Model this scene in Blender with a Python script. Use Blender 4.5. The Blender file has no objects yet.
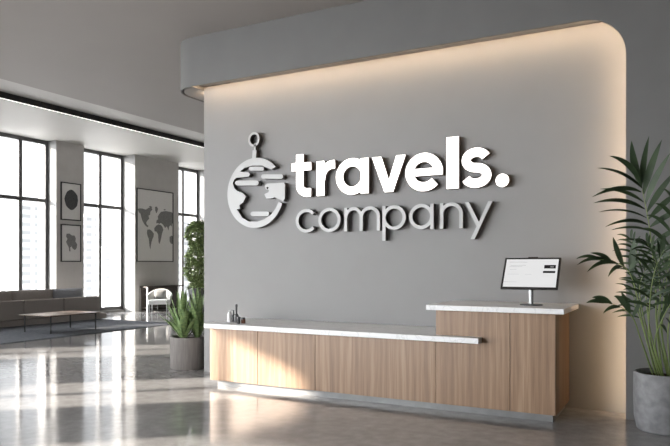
import bpy, bmesh, math, random
from mathutils import Vector, Matrix
from mathutils.geometry import tessellate_polygon
random.seed(7)
sc = bpy.context.scene
COL = sc.collection
pi = math.pi

# ---------------------------------------------------------------- camera
EYE = 1.55
YAW = math.radians(28.28)
cam_d = bpy.data.cameras.new('camera')
cam_d.sensor_width = 36
cam_d.lens = 651 / 670 * 36
cam_d.shift_y = 42 / 670
cam_d.clip_end = 2000
cam = bpy.data.objects.new('camera', cam_d)
cam.location = (0, 0, EYE)
cam.rotation_euler = (pi / 2, 0, YAW)
COL.objects.link(cam)
sc.camera = cam

# ---------------------------------------------------------------- sky, sun, exposure
sc.view_settings.view_transform = 'Standard'
sc.view_settings.look = 'None'
sc.view_settings.gamma = 1
sc.view_settings.exposure = -0.42
SKY = 2.1      # hazy sky away from the sun
HALO = 30.0    # added towards the sun
SUN = 30.0
world = bpy.data.worlds.new('sky')
sc.world = world
world.use_nodes = True
bg = world.node_tree.nodes['Background']
bg.inputs[0].default_value = (0.95, 0.97, 1.0, 1)
SUN_DIR = Vector((0.743, 0.669, -0.285)).normalized()
wn, wl = world.node_tree.nodes, world.node_tree.links
wtc = wn.new('ShaderNodeTexCoord'); wdot = wn.new('ShaderNodeVectorMath'); wdot.operation = 'DOT_PRODUCT'
wdot.inputs[1].default_value = (-SUN_DIR.x, -SUN_DIR.y, -SUN_DIR.z)
wmr = wn.new('ShaderNodeMapRange'); wmr.interpolation_type = 'SMOOTHSTEP'
wmr.inputs['From Min'].default_value = 0.25; wmr.inputs['From Max'].default_value = 1.0
wmr.inputs['To Min'].default_value = SKY; wmr.inputs['To Max'].default_value = SKY + HALO
wl.new(wtc.outputs['Generated'], wdot.inputs[0]); wl.new(wdot.outputs['Value'], wmr.inputs[0]); wl.new(wmr.outputs[0], bg.inputs[1])
sl = bpy.data.lights.new('sun', 'SUN')
sl.energy = SUN
sl.angle = math.radians(0.7)
sl.color = (1.0, 0.90, 0.79)
so = bpy.data.objects.new('sun', sl)
so.rotation_euler = SUN_DIR.to_track_quat('-Z', 'Y').to_euler()
so.location = (-40, -20, 25)
COL.objects.link(so)

XG, XP = -16.6, -16.2            # glass plane, pillar face
# (y0, y1) of each window, far to near
WINS = [(17.9, 19.62), (13.9, 15.8), (11.1, 12.9), (7.1, 9.0), (0.4, 3.1), (-5.1, -2.3)]
WZ0, WZ1 = 0.08, 5.19
for (a, b) in WINS:
    pl = bpy.data.lights.new('window_portal', 'AREA')
    pl.shape = 'RECTANGLE'
    pl.size = b - a
    pl.size_y = WZ1 - WZ0
    pl.cycles.is_portal = True
    po = bpy.data.objects.new('window_portal', pl)
    po.rotation_euler = Vector((1, 0, 0)).to_track_quat('-Z', 'Z').to_euler()
    po.location = (XG - 0.06, (a + b) / 2, (WZ0 + WZ1) / 2)
    COL.objects.link(po)
    po.rotation_euler = (pi / 2, 0, -pi / 2)

YFR = -5.5                       # inner face of the wall behind the camera
FILL_WINS = [(-15.6, -13.0), (-12.2, -9.6), (-8.8, -5.8)]  # unseen windows, added to light the reception wall from the front
FZ1 = 4.55
for (a, b) in FILL_WINS:  # portals of the added fill windows
    pl = bpy.data.lights.new('window_portal', 'AREA')
    pl.shape = 'RECTANGLE'
    pl.size = b - a
    pl.size_y = FZ1 - 0.08
    pl.cycles.is_portal = True
    po = bpy.data.objects.new('window_portal', pl)
    po.rotation_euler = (pi / 2, 0, 0)
    po.location = ((a + b) / 2, YFR - 0.36, (0.08 + FZ1) / 2)
    po.rotation_euler = (-pi / 2, 0, pi)
    COL.objects.link(po)

# ---------------------------------------------------------------- pixel -> world helpers
C_, S_ = math.cos(YAW), math.sin(YAW)
def onwall(px, py, Y):
    """point seen at pixel (px, py) on the plane y = Y"""
    r = (px - 335) / 651
    d = Y / (S_ * r + C_)
    return Vector((d * (C_ * r - S_), Y, EYE + (265 - py) * d / 651))
def at(px, py, d):
    r = (px - 335) / 651
    return Vector((d * (C_ * r - S_), d * (S_ * r + C_), EYE + (265 - py) * d / 651))

# ---------------------------------------------------------------- mesh builder
class MB:
    def __init__(s):
        s.v = []; s.f = []
    def add(s, vs, fs):
        n = len(s.v)
        s.v += [tuple(v) for v in vs]
        s.f += [tuple(i + n for i in f) for f in fs]
        return s
    def box(s, x0, x1, y0, y1, z0, z1):
        vs = [(x, y, z) for z in (z0, z1) for y in (y0, y1) for x in (x0, x1)]
        return s.add(vs, [(0, 2, 3, 1), (4, 5, 7, 6), (0, 1, 5, 4), (2, 6, 7, 3), (0, 4, 6, 2), (1, 3, 7, 5)])
    def prism(s, loops, y0, y1, axis='Y'):
        """loops: list of 2-D loops (outer first, then holes) in the X-Z plane (axis Y), Y-Z plane (axis X) or X-Y plane (axis Z)"""
        def P(p, t):
            if axis == 'Y': return (p[0], t, p[1])
            if axis == 'X': return (t, p[0], p[1])
            return (p[0], p[1], t)
        tri = tessellate_polygon([[Vector((p[0], p[1], 0)) for p in lp] for lp in loops])
        flat = [p for lp in loops for p in lp]
        n = len(flat)
        vs = [P(p, y0) for p in flat] + [P(p, y1) for p in flat]
        fs = [tuple(t) for t in tri] + [tuple(i + n for i in reversed(t)) for t in tri]
        k = 0
        for lp in loops:
            m = len(lp)
            for i in range(m):
                a, b = k + i, k + (i + 1) % m
                fs.append((a, b, b + n, a + n))
            k += m
        return s.add(vs, fs)
    def stroke(s, pts, w, y0, y1, closed=False):
        """flat-capped ribbon of width w along 2-D points in the X-Z plane, extruded y0..y1"""
        q_ = [pts[0]]
        for p in pts[1:]:
            if (Vector(p) - Vector(q_[-1])).length > 1e-4: q_.append(p)
        pts = q_
        n = len(pts); L = []; R = []
        for i in range(n):
            p = Vector(pts[i])
            a = Vector(pts[(i - 1) % n]) if (closed or i > 0) else None
            b = Vector(pts[(i + 1) % n]) if (closed or i < n - 1) else None
            d1 = (p - a).normalized() if a is not None else None
            d2 = (b - p).normalized() if b is not None else None
            if d1 is None: d1 = d2
            if d2 is None: d2 = d1
            t = (d1 + d2).normalized()
            nn = Vector((-t.y, t.x))
            k = (w / 2) / max(0.35, nn.dot(Vector((-d1.y, d1.x))))
            L.append(p + nn * k); R.append(p - nn * k)
        vs = []
        for q in (L, R):
            for p in q: vs += [(p.x, y0, p.y), (p.x, y1, p.y)]
        o = 2 * n; fs = []
        rng = range(n) if closed else range(n - 1)
        for i in rng:
            j = (i + 1) % n
            fs += [(2*i, 2*j, o+2*j, o+2*i), (2*i+1, o+2*i+1, o+2*j+1, 2*j+1),
                   (2*i, 2*i+1, 2*j+1, 2*j), (o+2*i, o+2*j, o+2*j+1, o+2*i+1)]
        if not closed:
            fs += [(0, o, o+1, 1), (2*n-2, 2*n-1, o+2*n-1, o+2*n-2)]
        return s.add(vs, fs)
    def lathe(s, cx, cy, prof, n=48):
        vs = []; fs = []
        for (r, z) in prof:
            for k in range(n):
                a = 2 * pi * k / n
                vs.append((cx + r * math.cos(a), cy + r * math.sin(a), z))
        for i in range(len(prof) - 1):
            for k in range(n):
                a, b = i * n + k, i * n + (k + 1) % n
                fs.append((a, b, b + n, a + n))
        fs.append(tuple(reversed(range(n))))
        m = (len(prof) - 1) * n
        fs.append(tuple(range(m, m + n)))
        return s.add(vs, fs)
    def tube(s, pts, r0, r1=None, n=8):
        if r1 is None: r1 = r0
        pts = [Vector(p) for p in pts]
        m = len(pts); vs = []; fs = []
        for i, p in enumerate(pts):
            t = (pts[min(i + 1, m - 1)] - pts[max(i - 1, 0)]).normalized()
            u = t.cross(Vector((0.31, 0.9, 0.2))).normalized()
            w = t.cross(u)
            r = r0 + (r1 - r0) * i / (m - 1)
            for k in range(n):
                a = 2 * pi * k / n
                vs.append(p + u * (r * math.cos(a)) + w * (r * math.sin(a)))
        for i in range(m - 1):
            for k in range(n):
                a, b = i * n + k, i * n + (k + 1) % n
                fs.append((a, b, b + n, a + n))
        fs.append(tuple(reversed(range(n))))
        fs.append(tuple(range((m - 1) * n, m * n)))
        return s.add(vs, fs)
    def blade(s, base, ctrl, tip, width, nrm, fold=0.18, seg=9, peak=0.4):
        """a leaf: quadratic curve base-ctrl-tip, folded along the midrib, thick two-sided"""
        base, ctrl, tip, nrm = Vector(base), Vector(ctrl), Vector(tip), Vector(nrm)
        vs = []; fs = []
        for i in range(seg + 1):
            t = i / seg
            p = base * (1-t)**2 + ctrl * (2*t*(1-t)) + tip * t*t
            d = ((ctrl - base) * (1-t) + (tip - ctrl) * t).normalized()
            side = d.cross(nrm)
            if side.length < 1e-4: side = d.cross(Vector((0.3, 0.2, 0.9)))
            side.normalize()
            up = side.cross(d).normalized()
            if t < peak: w = width / 2 * (0.22 + 0.78 * math.sin(pi/2 * t / peak))
            else: w = width / 2 * math.cos(pi/2 * (t - peak) / (1 - peak)) ** 0.8 if t < 1 else 0.0004
            th = 0.0012
            vs += [p - side * w + up * (w * fold), p + up * th, p + side * w + up * (w * fold), p - up * th]
        for i in range(seg):
            a = 4 * i; b = a + 4
            fs += [(a, a+1, b+1, b), (a+1, a+2, b+2, b+1), (a+2, a+3, b+3, b+2), (a+3, a, b, b+3)]
        fs += [(0, 3, 2, 1)]
        m = 4 * seg
        fs += [(m, m+1, m+2, m+3)]
        return s.add(vs, fs)
    def build(s, name, m, parent=None, smooth=False, bevel=0, seg=2, angle=35):
        me = bpy.data.meshes.new(name)
        org = Vector(parent['org']) if parent is not None else Vector((0, 0, 0))
        vs = [tuple(Vector(v) - org) for v in s.v]
        loc = Vector((0, 0, 0))
        if parent is None:      # a thing of one mesh: origin at its base
            lo = [min(v[i] for v in vs) for i in range(3)]; hi = [max(v[i] for v in vs) for i in range(3)]
            loc = Vector(((lo[0]+hi[0])/2, (lo[1]+hi[1])/2, lo[2]))
            vs = [tuple(Vector(v) - loc) for v in vs]
        me.from_pydata(vs, [], s.f)
        me.materials.append(m)
        bm = bmesh.new(); bm.from_mesh(me)
        bmesh.ops.recalc_face_normals(bm, faces=bm.faces)
        bm.to_mesh(me); bm.free()
        if smooth:
            for p in me.polygons: p.use_smooth = True
            me.set_sharp_from_angle(angle=math.radians(angle))
        o = bpy.data.objects.new(name, me)
        COL.objects.link(o)
        o.location = loc
        o['org'] = tuple(org if parent is not None else loc)
        if parent is not None: o.parent = parent
        if bevel:
            b = o.modifiers.new('bevel', 'BEVEL'); b.width = bevel; b.segments = seg; b.limit_method = 'ANGLE'
            b.angle_limit = math.radians(40)
        return o

def thing(name, label, cat, loc, group=None):
    o = bpy.data.objects.new(name, None)
    o.empty_display_size = 0.1
    o.location = loc
    o['org'] = tuple(loc)
    COL.objects.link(o)
    return tag(o, label, cat, group)
def tag(o, label, cat, group=None):
    o['label'] = label; o['category'] = cat
    if group: o['group'] = group
    return o
def struct(o):
    o['kind'] = 'structure'
    return o

# ---------------------------------------------------------------- materials
def mat(name, col, rough=0.5, metal=0.0, spec=0.5, emit=None, es=0, coat=0):
    m = bpy.data.materials.new(name); m.use_nodes = True
    b = m.node_tree.nodes['Principled BSDF']
    b.inputs['Base Color'].default_value = (*col, 1)
    b.inputs['Roughness'].default_value = rough
    b.inputs['Metallic'].default_value = metal
    b.inputs['Specular IOR Level'].default_value = spec
    b.inputs['Coat Weight'].default_value = coat
    if emit:
        b.inputs['Emission Color'].default_value = (*emit, 1)
        b.inputs['Emission Strength'].default_value = es
    return m
def noise_mat(name, c1, c2, scale=(1, 1, 1), nscale=5, rough=(0.5, 0.5), detail=6, bump=0, metal=0, lo=0.35, hi=0.65, dist=0, spec=0.5, objc=True):
    m = mat(name, c1, rough[0], metal, spec)
    nt = m.node_tree; N = nt.nodes; L = nt.links; b = N['Principled BSDF']
    tc = N.new('ShaderNodeTexCoord'); mp = N.new('ShaderNodeMapping')
    mp.inputs['Scale'].default_value = scale
    L.new(tc.outputs['Object'], mp.inputs[0])
    nz = N.new('ShaderNodeTexNoise'); nz.inputs['Scale'].default_value = nscale
    nz.inputs['Detail'].default_value = detail; nz.inputs['Distortion'].default_value = dist
    L.new(mp.outputs[0], nz.inputs['Vector'])
    cr = N.new('ShaderNodeValToRGB')
    cr.color_ramp.elements[0].position = lo; cr.color_ramp.elements[1].position = hi
    cr.color_ramp.elements[0].color = (*c1, 1); cr.color_ramp.elements[1].color = (*c2, 1)
    L.new(nz.outputs[0], cr.inputs[0]); L.new(cr.outputs[0], b.inputs['Base Color'])
    if rough[0] != rough[1]:
        mr = N.new('ShaderNodeMapRange')
        mr.inputs['From Min'].default_value = 0.3; mr.inputs['From Max'].default_value = 0.7
        mr.inputs['To Min'].default_value = rough[0]; mr.inputs['To Max'].default_value = rough[1]
        L.new(nz.outputs[0], mr.inputs[0]); L.new(mr.outputs[0], b.inputs['Roughness'])
    if bump:
        bp = N.new('ShaderNodeBump'); bp.inputs['Strength'].default_value = bump; bp.inputs['Distance'].default_value = 0.01
        L.new(nz.outputs[0], bp.inputs['Height']); L.new(bp.outputs[0], b.inputs['Normal'])
    return m

M = {}
M['wall'] = noise_mat('painted_plaster', (0.240, 0.234, 0.232), (0.252, 0.246, 0.244), nscale=2.5, rough=(0.62, 0.7))
M['shell'] = noise_mat('grey_plaster', (0.130, 0.128, 0.124), (0.140, 0.138, 0.134), nscale=2.5, rough=(0.6, 0.68))
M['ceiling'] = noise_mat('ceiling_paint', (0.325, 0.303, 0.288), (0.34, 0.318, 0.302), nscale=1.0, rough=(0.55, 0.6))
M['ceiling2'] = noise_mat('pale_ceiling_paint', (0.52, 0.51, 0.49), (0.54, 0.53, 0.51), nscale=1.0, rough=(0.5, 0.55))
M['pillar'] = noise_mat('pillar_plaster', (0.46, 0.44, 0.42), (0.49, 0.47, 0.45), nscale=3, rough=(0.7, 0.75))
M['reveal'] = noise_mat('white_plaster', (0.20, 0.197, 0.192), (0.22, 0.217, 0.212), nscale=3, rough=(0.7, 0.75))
M['frame'] = mat('window_frame_metal', (0.10, 0.10, 0.102), 0.45)
M['black'] = mat('black_metal', (0.012, 0.011, 0.010), 0.5)
M['darkmetal'] = mat('dark_grey_metal', (0.05, 0.05, 0.052), 0.35, 0.4)
M['steel'] = mat('brushed_steel', (0.55, 0.55, 0.55), 0.3, 1.0)
M['plinth'] = noise_mat('plinth_stone', (0.16, 0.16, 0.16), (0.20, 0.20, 0.20), nscale=6, rough=(0.3, 0.4))
M['darkwood'] = noise_mat('dark_wood', (0.035, 0.026, 0.022), (0.06, 0.045, 0.038), scale=(1, 1, 12), nscale=4, rough=(0.5, 0.55))
M['sign_metal'] = mat('pale_grey_letter_paint', (0.43, 0.427, 0.42), 0.4)
M['dark_side'] = mat('dark_letter_return', (0.06, 0.055, 0.05), 0.45)
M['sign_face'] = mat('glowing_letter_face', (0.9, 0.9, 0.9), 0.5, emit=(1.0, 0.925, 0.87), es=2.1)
M['sign_side'] = mat('bronze_letter_return', (0.13, 0.095, 0.08), 0.45)
M['led'] = mat('warm_led', (0.9, 0.8, 0.7), 0.5, emit=(1.0, 0.71, 0.44), es=44)
M['diffuser'] = mat('white_light_diffuser', (0.9, 0.9, 0.9), 0.5, emit=(1.0, 0.96, 0.9), es=1.8)
M['screen'] = mat('lit_screen', (0.08, 0.08, 0.08), 0.25, emit=(1.0, 1.0, 1.0), es=0.95)
M['screen_ink'] = mat('screen_black_button', (0.01, 0.01, 0.012), 0.3)
M['screen_line'] = mat('screen_pale_text', (0.35, 0.35, 0.36), 0.3, emit=(1, 1, 1), es=0.42)
M['fabric'] = noise_mat('taupe_fabric', (0.24, 0.212, 0.192), (0.31, 0.275, 0.25), nscale=60, rough=(0.9, 0.9), bump=0.15)
M['fabric2'] = noise_mat('blue_grey_fabric', (0.22, 0.225, 0.24), (0.28, 0.28, 0.295), nscale=60, rough=(0.9, 0.9), bump=0.15)
M['white_fabric'] = noise_mat('white_fabric', (0.74, 0.73, 0.71), (0.8, 0.79, 0.77), nscale=50, rough=(0.9, 0.9), bump=0.1)
M['table_top'] = noise_mat('brown_veneer', (0.16, 0.105, 0.08), (0.23, 0.16, 0.125), scale=(8, 1, 1), nscale=3, rough=(0.25, 0.35))
M['rug'] = noise_mat('blue_grey_rug', (0.045, 0.050, 0.062), (0.08, 0.086, 0.10), nscale=14, rough=(0.95, 0.95), bump=0.3)
M['pot_light'] = noise_mat('fluted_clay', (0.15, 0.135, 0.125), (0.20, 0.18, 0.168), scale=(6, 6, 0.6), nscale=6, rough=(0.75, 0.8))
M['pot'] = noise_mat('cast_concrete', (0.13, 0.13, 0.135), (0.20, 0.20, 0.205), nscale=14, rough=(0.6, 0.75), bump=0.1, detail=10)
M['pot_dark'] = mat('dark_planter', (0.045, 0.045, 0.045), 0.5)
M['soil'] = noise_mat('soil', (0.03, 0.018, 0.012), (0.09, 0.05, 0.03), nscale=40, rough=(0.95, 0.95), bump=0.6)
M['palm'] = noise_mat('palm_leaf', (0.016, 0.034, 0.012), (0.034, 0.062, 0.022), nscale=7, rough=(0.5, 0.58))
M['stem'] = noise_mat('palm_stem', (0.13, 0.19, 0.05), (0.19, 0.24, 0.08), nscale=9, rough=(0.5, 0.5))
M['agave'] = noise_mat('agave_leaf', (0.10, 0.17, 0.06), (0.25, 0.34, 0.14), scale=(1, 1, 3), nscale=14, rough=(0.42, 0.5))
M['ivy'] = noise_mat('ivy_leaf', (0.13, 0.19, 0.06), (0.30, 0.36, 0.15), nscale=9, rough=(0.5, 0.5))
M['paper'] = noise_mat('poster_paper', (0.64, 0.62, 0.60), (0.66, 0.64, 0.62), nscale=20, rough=(0.7, 0.7))
M['ink_dark'] = noise_mat('charcoal_print', (0.045, 0.045, 0.047), (0.08, 0.08, 0.08), nscale=40, rough=(0.8, 0.8))
M['ink_grey'] = noise_mat('grey_print', (0.17, 0.165, 0.16), (0.22, 0.215, 0.21), nscale=25, rough=(0.8, 0.8))
M['bottle_white'] = mat('white_ceramic', (0.75, 0.75, 0.75), 0.25)
M['bottle_dark'] = mat('smoked_metal', (0.10, 0.10, 0.105), 0.3, 0.5)
M['copper'] = mat('copper_brown_glaze', (0.22, 0.10, 0.07), 0.4)

def wood(name):
    m = mat(name, (0.4, 0.28, 0.18), 0.42)
    nt = m.node_tree; N = nt.nodes; L = nt.links; b = N['Principled BSDF']
    tc = N.new('ShaderNodeTexCoord'); oi = N.new('ShaderNodeObjectInfo')
    ad = N.new('ShaderNodeVectorMath'); ad.operation = 'ADD'
    cb = N.new('ShaderNodeCombineXYZ')
    mu = N.new('ShaderNodeMath'); mu.operation = 'MULTIPLY'; mu.inputs[1].default_value = 37
    L.new(oi.outputs['Random'], mu.inputs[0]); L.new(mu.outputs[0], cb.inputs[0]); L.new(mu.outputs[0], cb.inputs[2])
    L.new(tc.outputs['Object'], ad.inputs[0]); L.new(cb.outputs[0], ad.inputs[1])
    def nz(scale, s, det, dist=0):
        mp = N.new('ShaderNodeMapping'); mp.inputs['Scale'].default_value = scale
        n = N.new('ShaderNodeTexNoise'); n.inputs['Scale'].default_value = s; n.inputs['Detail'].default_value = det
        n.inputs['Distortion'].default_value = dist
        L.new(ad.outputs[0], mp.inputs[0]); L.new(mp.outputs[0], n.inputs['Vector'])
        return n
    big = nz((5, 5, 0.28), 1.6, 4, 0.6)
    fine = nz((46, 46, 1.1), 2.0, 5)
    wv = N.new('ShaderNodeTexWave'); wv.wave_type = 'BANDS'; wv.bands_direction = 'X'
    wv.inputs['Scale'].default_value = 1.7; wv.inputs['Distortion'].default_value = 9; wv.inputs['Detail'].default_value = 3
    wv.inputs['Detail Scale'].default_value = 1.2
    mpw = N.new('ShaderNodeMapping'); mpw.inputs['Scale'].default_value = (2.4, 2.4, 0.22)
    L.new(ad.outputs[0], mpw.inputs[0]); L.new(mpw.outputs[0], wv.inputs['Vector'])
    mx = N.new('ShaderNodeMix'); mx.data_type = 'FLOAT'; mx.inputs[0].default_value = 0.16
    L.new(big.outputs[0], mx.inputs[2]); L.new(wv.outputs['Fac'], mx.inputs[3])
    mx2 = N.new('ShaderNodeMix'); mx2.data_type = 'FLOAT'; mx2.inputs[0].default_value = 0.38
    L.new(mx.outputs[0], mx2.inputs[2]); L.new(fine.outputs[0], mx2.inputs[3])
    cr = N.new('ShaderNodeValToRGB'); e = cr.color_ramp.elements
    e[0].position = 0.25; e[0].color = (0.135, 0.075, 0.040, 1)
    e[1].position = 0.72; e[1].color = (0.37, 0.248, 0.157, 1)
    q = e.new(0.5); q.color = (0.250, 0.152, 0.088, 1)
    L.new(mx2.outputs[0], cr.inputs[0]); L.new(cr.outputs[0], b.inputs['Base Color'])
    bp = N.new('ShaderNodeBump'); bp.inputs['Strength'].default_value = 0.12; bp.inputs['Distance'].default_value = 0.004
    L.new(fine.outputs[0], bp.inputs['Height']); L.new(bp.outputs[0], b.inputs['Normal'])
    return m
M['oak'] = wood('oak_veneer')

def marble():
    m = mat('white_marble', (0.8, 0.8, 0.8), 0.35)
    nt = m.node_tree; N = nt.nodes; L = nt.links; b = N['Principled BSDF']
    tc = N.new('ShaderNodeTexCoord')
    n = N.new('ShaderNodeTexNoise'); n.inputs['Scale'].default_value = 3.2; n.inputs['Detail'].default_value = 9; n.inputs['Distortion'].default_value = 1.6
    L.new(tc.outputs['Object'], n.inputs['Vector'])
    cr = N.new('ShaderNodeValToRGB'); e = cr.color_ramp.elements
    e[0].position = 0.0; e[0].color = (0.74, 0.738, 0.73, 1)
    e[1].position = 1.0; e[1].color = (0.74, 0.738, 0.73, 1)
    for p, c in ((0.47, 0.73), (0.495, 0.60), (0.515, 0.73)):
        q = e.new(p); q.color = (c, c, c, 1)
    L.new(n.outputs[0], cr.inputs[0]); L.new(cr.outputs[0], b.inputs['Base Color'])
    return m
M['marble'] = marble()

def floor_mat():
    m = mat('polished_concrete', (0.3, 0.29, 0.28), 0.12)
    nt = m.node_tree; N = nt.nodes; L = nt.links; b = N['Principled BSDF']
    tc = N.new('ShaderNodeTexCoord')
    def nz(s, det, dist=0):
        n = N.new('ShaderNodeTexNoise'); n.inputs['Scale'].default_value = s; n.inputs['Detail'].default_value = det
        n.inputs['Distortion'].default_value = dist; L.new(tc.outputs['Object'], n.inputs['Vector']); return n
    a = nz(0.9, 8, 0.4); c = nz(9, 8); d = nz(90, 3)
    mx = N.new('ShaderNodeMix'); mx.data_type = 'FLOAT'; mx.inputs[0].default_value = 0.45
    L.new(a.outputs[0], mx.inputs[2]); L.new(c.outputs[0], mx.inputs[3])
    mx2 = N.new('ShaderNodeMix'); mx2.data_type = 'FLOAT'; mx2.inputs[0].default_value = 0.3
    L.new(mx.outputs[0], mx2.inputs[2]); L.new(d.outputs[0], mx2.inputs[3])
    cr = N.new('ShaderNodeValToRGB'); e = cr.color_ramp.elements
    e[0].position = 0.38; e[0].color = (0.215, 0.212, 0.212, 1)
    e[1].position = 0.62; e[1].color = (0.345, 0.341, 0.340, 1)
    L.new(mx2.outputs[0], cr.inputs[0]); L.new(cr.outputs[0], b.inputs['Base Color'])
    mr = N.new('ShaderNodeMapRange'); mr.inputs['From Min'].default_value = 0.3; mr.inputs['From Max'].default_value = 0.7
    mr.inputs['To Min'].default_value = 0.07; mr.inputs['To Max'].default_value = 0.15
    L.new(mx.outputs[0], mr.inputs[0]); L.new(mr.outputs[0], b.inputs['Roughness'])
    b.inputs['Specular IOR Level'].default_value = 0.6
    return m
M['floor'] = floor_mat()

def glass_mat():
    m = bpy.data.materials.new('window_glass'); m.use_nodes = True
    nt = m.node_tree; N = nt.nodes; L = nt.links; N.clear()
    out = N.new('ShaderNodeOutputMaterial'); mx = N.new('ShaderNodeMixShader')
    tr = N.new('ShaderNodeBsdfTransparent'); tr.inputs[0].default_value = (0.97, 0.98, 0.98, 1)
    gl = N.new('ShaderNodeBsdfGlossy'); gl.inputs['Roughness'].default_value = 0.02
    fr = N.new('ShaderNodeFresnel'); fr.inputs[0].default_value = 1.25
    L.new(fr.outputs[0], mx.inputs[0]); L.new(tr.outputs[0], mx.inputs[1]); L.new(gl.outputs[0], mx.inputs[2])
    L.new(mx.outputs[0], out.inputs[0])
    return m
M['glass'] = glass_mat()

def facade():
    m = mat('pale_facade', (0.8, 0.8, 0.8), 0.8)
    nt = m.node_tree; N = nt.nodes; L = nt.links; b = N['Principled BSDF']
    tc = N.new('ShaderNodeTexCoord'); sx = N.new('ShaderNodeSeparateXYZ'); cx = N.new('ShaderNodeCombineXYZ')
    L.new(tc.outputs['Object'], sx.inputs[0]); L.new(sx.outputs[1], cx.inputs[0]); L.new(sx.outputs[2], cx.inputs[1])
    br = N.new('ShaderNodeTexBrick'); br.offset = 0
    br.inputs['Color1'].default_value = (0.36, 0.37, 0.38, 1); br.inputs['Color2'].default_value = (0.40, 0.41, 0.42, 1)
    br.inputs['Mortar'].default_value = (0.62, 0.62, 0.62, 1)
    br.inputs['Scale'].default_value = 1.0; br.inputs['Brick Width'].default_value = 3.0; br.inputs['Row Height'].default_value = 1.0
    br.inputs['Mortar Size'].default_value = 0.30; br.inputs['Mortar Smooth'].default_value = 0.1
    L.new(cx.outputs[0], br.inputs['Vector']); L.new(br.outputs[0], b.inputs['Base Color'])
    return m
M['facade'] = facade()

# ================================================================ SETTING
ZC, ZC2 = 4.77, 5.20           # lower and raised ceiling
XS = -10.42                    # where the ceiling steps up
YW, YF, ZB = 7.43, 7.15, 4.08  # recessed wall, front shell, underside edge
XO = -0.525                    # right edge of the shell's opening
X1, Y0, Y1 = 7.0, -5.5, 21.0
struct(MB().box(-17.0, X1, Y0, Y1, -0.2, 0).build('floor', M['floor']))
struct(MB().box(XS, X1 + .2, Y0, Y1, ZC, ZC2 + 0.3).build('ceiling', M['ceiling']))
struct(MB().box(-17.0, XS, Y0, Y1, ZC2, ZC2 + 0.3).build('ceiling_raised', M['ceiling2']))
struct(MB().box(X1, X1 + .2, Y0, YW - .05, 0, ZC).build('wall_right', M['wall']))
fe = [-17.0] + [v for w_ in FILL_WINS for v in w_] + [X1 + .2]
for i in range(0, len(fe), 2):
    struct(MB().box(fe[i], fe[i + 1], Y0 - .4, Y0, 0, ZC2).build('wall_front', M['wall']))
for i, (a, b) in enumerate(FILL_WINS):  # added fill windows out of view, with frames and panes
    struct(MB().box(a, b, Y0 - .4, Y0, FZ1, ZC2).box(a, b, Y0 - .4, Y0, 0, .08).build('wall_front', M['wall']))
    w = bpy.data.objects.new('window_%d' % (i + 31), None); w.location = ((a + b) / 2, Y0 - .3, .08); w['org'] = tuple(w.location)
    COL.objects.link(w); struct(w)
    m = (a + b) / 2; yg = Y0 - .3; t = .07
    MB().box(a, a + t, yg - .05, yg + .05, .08, FZ1).box(b - t, b, yg - .05, yg + .05, .08, FZ1).box(a + t, b - t, yg - .05, yg + .05, .08, .15).box(a + t, b - t, yg - .05, yg + .05, FZ1 - t, FZ1).build('window_frame', M['frame'], w)
    MB().box(m - .04, m + .04, yg - .045, yg + .045, .15, FZ1 - t).build('mullion', M['frame'], w)
    MB().add([(a + t, yg, .15), (m - .04, yg, .15), (m - .04, yg, FZ1 - t), (a + t, yg, FZ1 - t)], [(0, 1, 2, 3)]).add([(m + .04, yg, .15), (b - t, yg, .15), (b - t, yg, FZ1 - t), (m + .04, yg, FZ1 - t)], [(0, 1, 2, 3)]).build('window_pane', M['glass'], w)
struct(MB().box(-17.0, X1, Y1, Y1 + .2, 0, ZC2).build('wall_far', M['wall']))
struct(MB().box(-6.157, X1, YW, 7.95, 0, ZB + 0.05).build('wall_back', M['wall']))

# shell: plaster plate in front of the recess, wrapping round the left end
def shell():
    R = 0.45; XL = -6.60; T = 0.02
    path = []   # (x, y, nx, ny, zbottom)
    path.append((XL, 8.6, -1, 0, ZB)); path.append((XL, YF + R, -1, 0, ZB))
    for k in range(1, 13):
        a = pi / 2 * k / 12
        path.append((XL + R - R * math.cos(a), YF + R - R * math.sin(a), -math.cos(a), -math.sin(a), ZB))
    RO = 0.40
    path.append((-3.0, YF, 0, -1, ZB))
    for k in range(0, 17):
        a = pi / 2 * k / 16
        path.append((XO - RO + RO * math.sin(a), YF, 0, -1, ZB - RO + RO * math.cos(a)))
    path.append((XO, YF, 0, -1, 0.0)); path.append((X1, YF, 0, -1, 0.0))
    mb = MB(); vs = []; fs = []
    for (x, y, nx, ny, zb) in path:
        vs += [(x, y, zb), (x, y, ZC), (x - nx * T, y - ny * T, zb), (x - nx * T, y - ny * T, ZC)]
    n = len(path)
    for i in range(n - 1):
        a = 4 * i; b = a + 4
        fs += [(a, b, b + 2, a + 2)]
        if not (abs(path[i][0] - path[i+1][0]) < 1e-6 and abs(path[i][1] - path[i+1][1]) < 1e-6):
            fs += [(a, a + 1, b + 1, b), (a + 2, b + 2, b + 3, a + 3)]
    fs += [(0, 2, 3, 1), (4*n-4, 4*n-3, 4*n-1, 4*n-2)]
    mb.add(vs, fs)
    return mb
o = struct(shell().build('wall_shell', M['shell'], smooth=True))
# underside of the soffit and the side of the recess
u = MB()
ol = [(-6.55, 8.55), (-6.55, 7.60)]
for k in range(1, 9):
    a = pi / 2 * k / 8
    ol.append((-6.55 + .40 - .40 * math.cos(a), 7.60 - .40 * math.sin(a)))
ol += [(XO + .06, YF + .022), (XO + .06, YW - .002), (-6.16, YW - .002), (-6.16, 8.55)]
u.prism([ol], ZB + .06, ZB + .10, 'Z')
e_ = [p for p in ol[:10] if p[0] <= -6.14] + [(-6.16, YF + .022), (-6.16, 8.55)]
u.prism([e_], ZB + .001, ZB + .059, 'Z')
struct(u.build('ceiling_soffit', M['wall']))
struct(MB().box(XO + .06, XO + .16, YF + .022, YW - .002, 0, ZB + .055).build('wall_niche_side', M['wall']))

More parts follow.
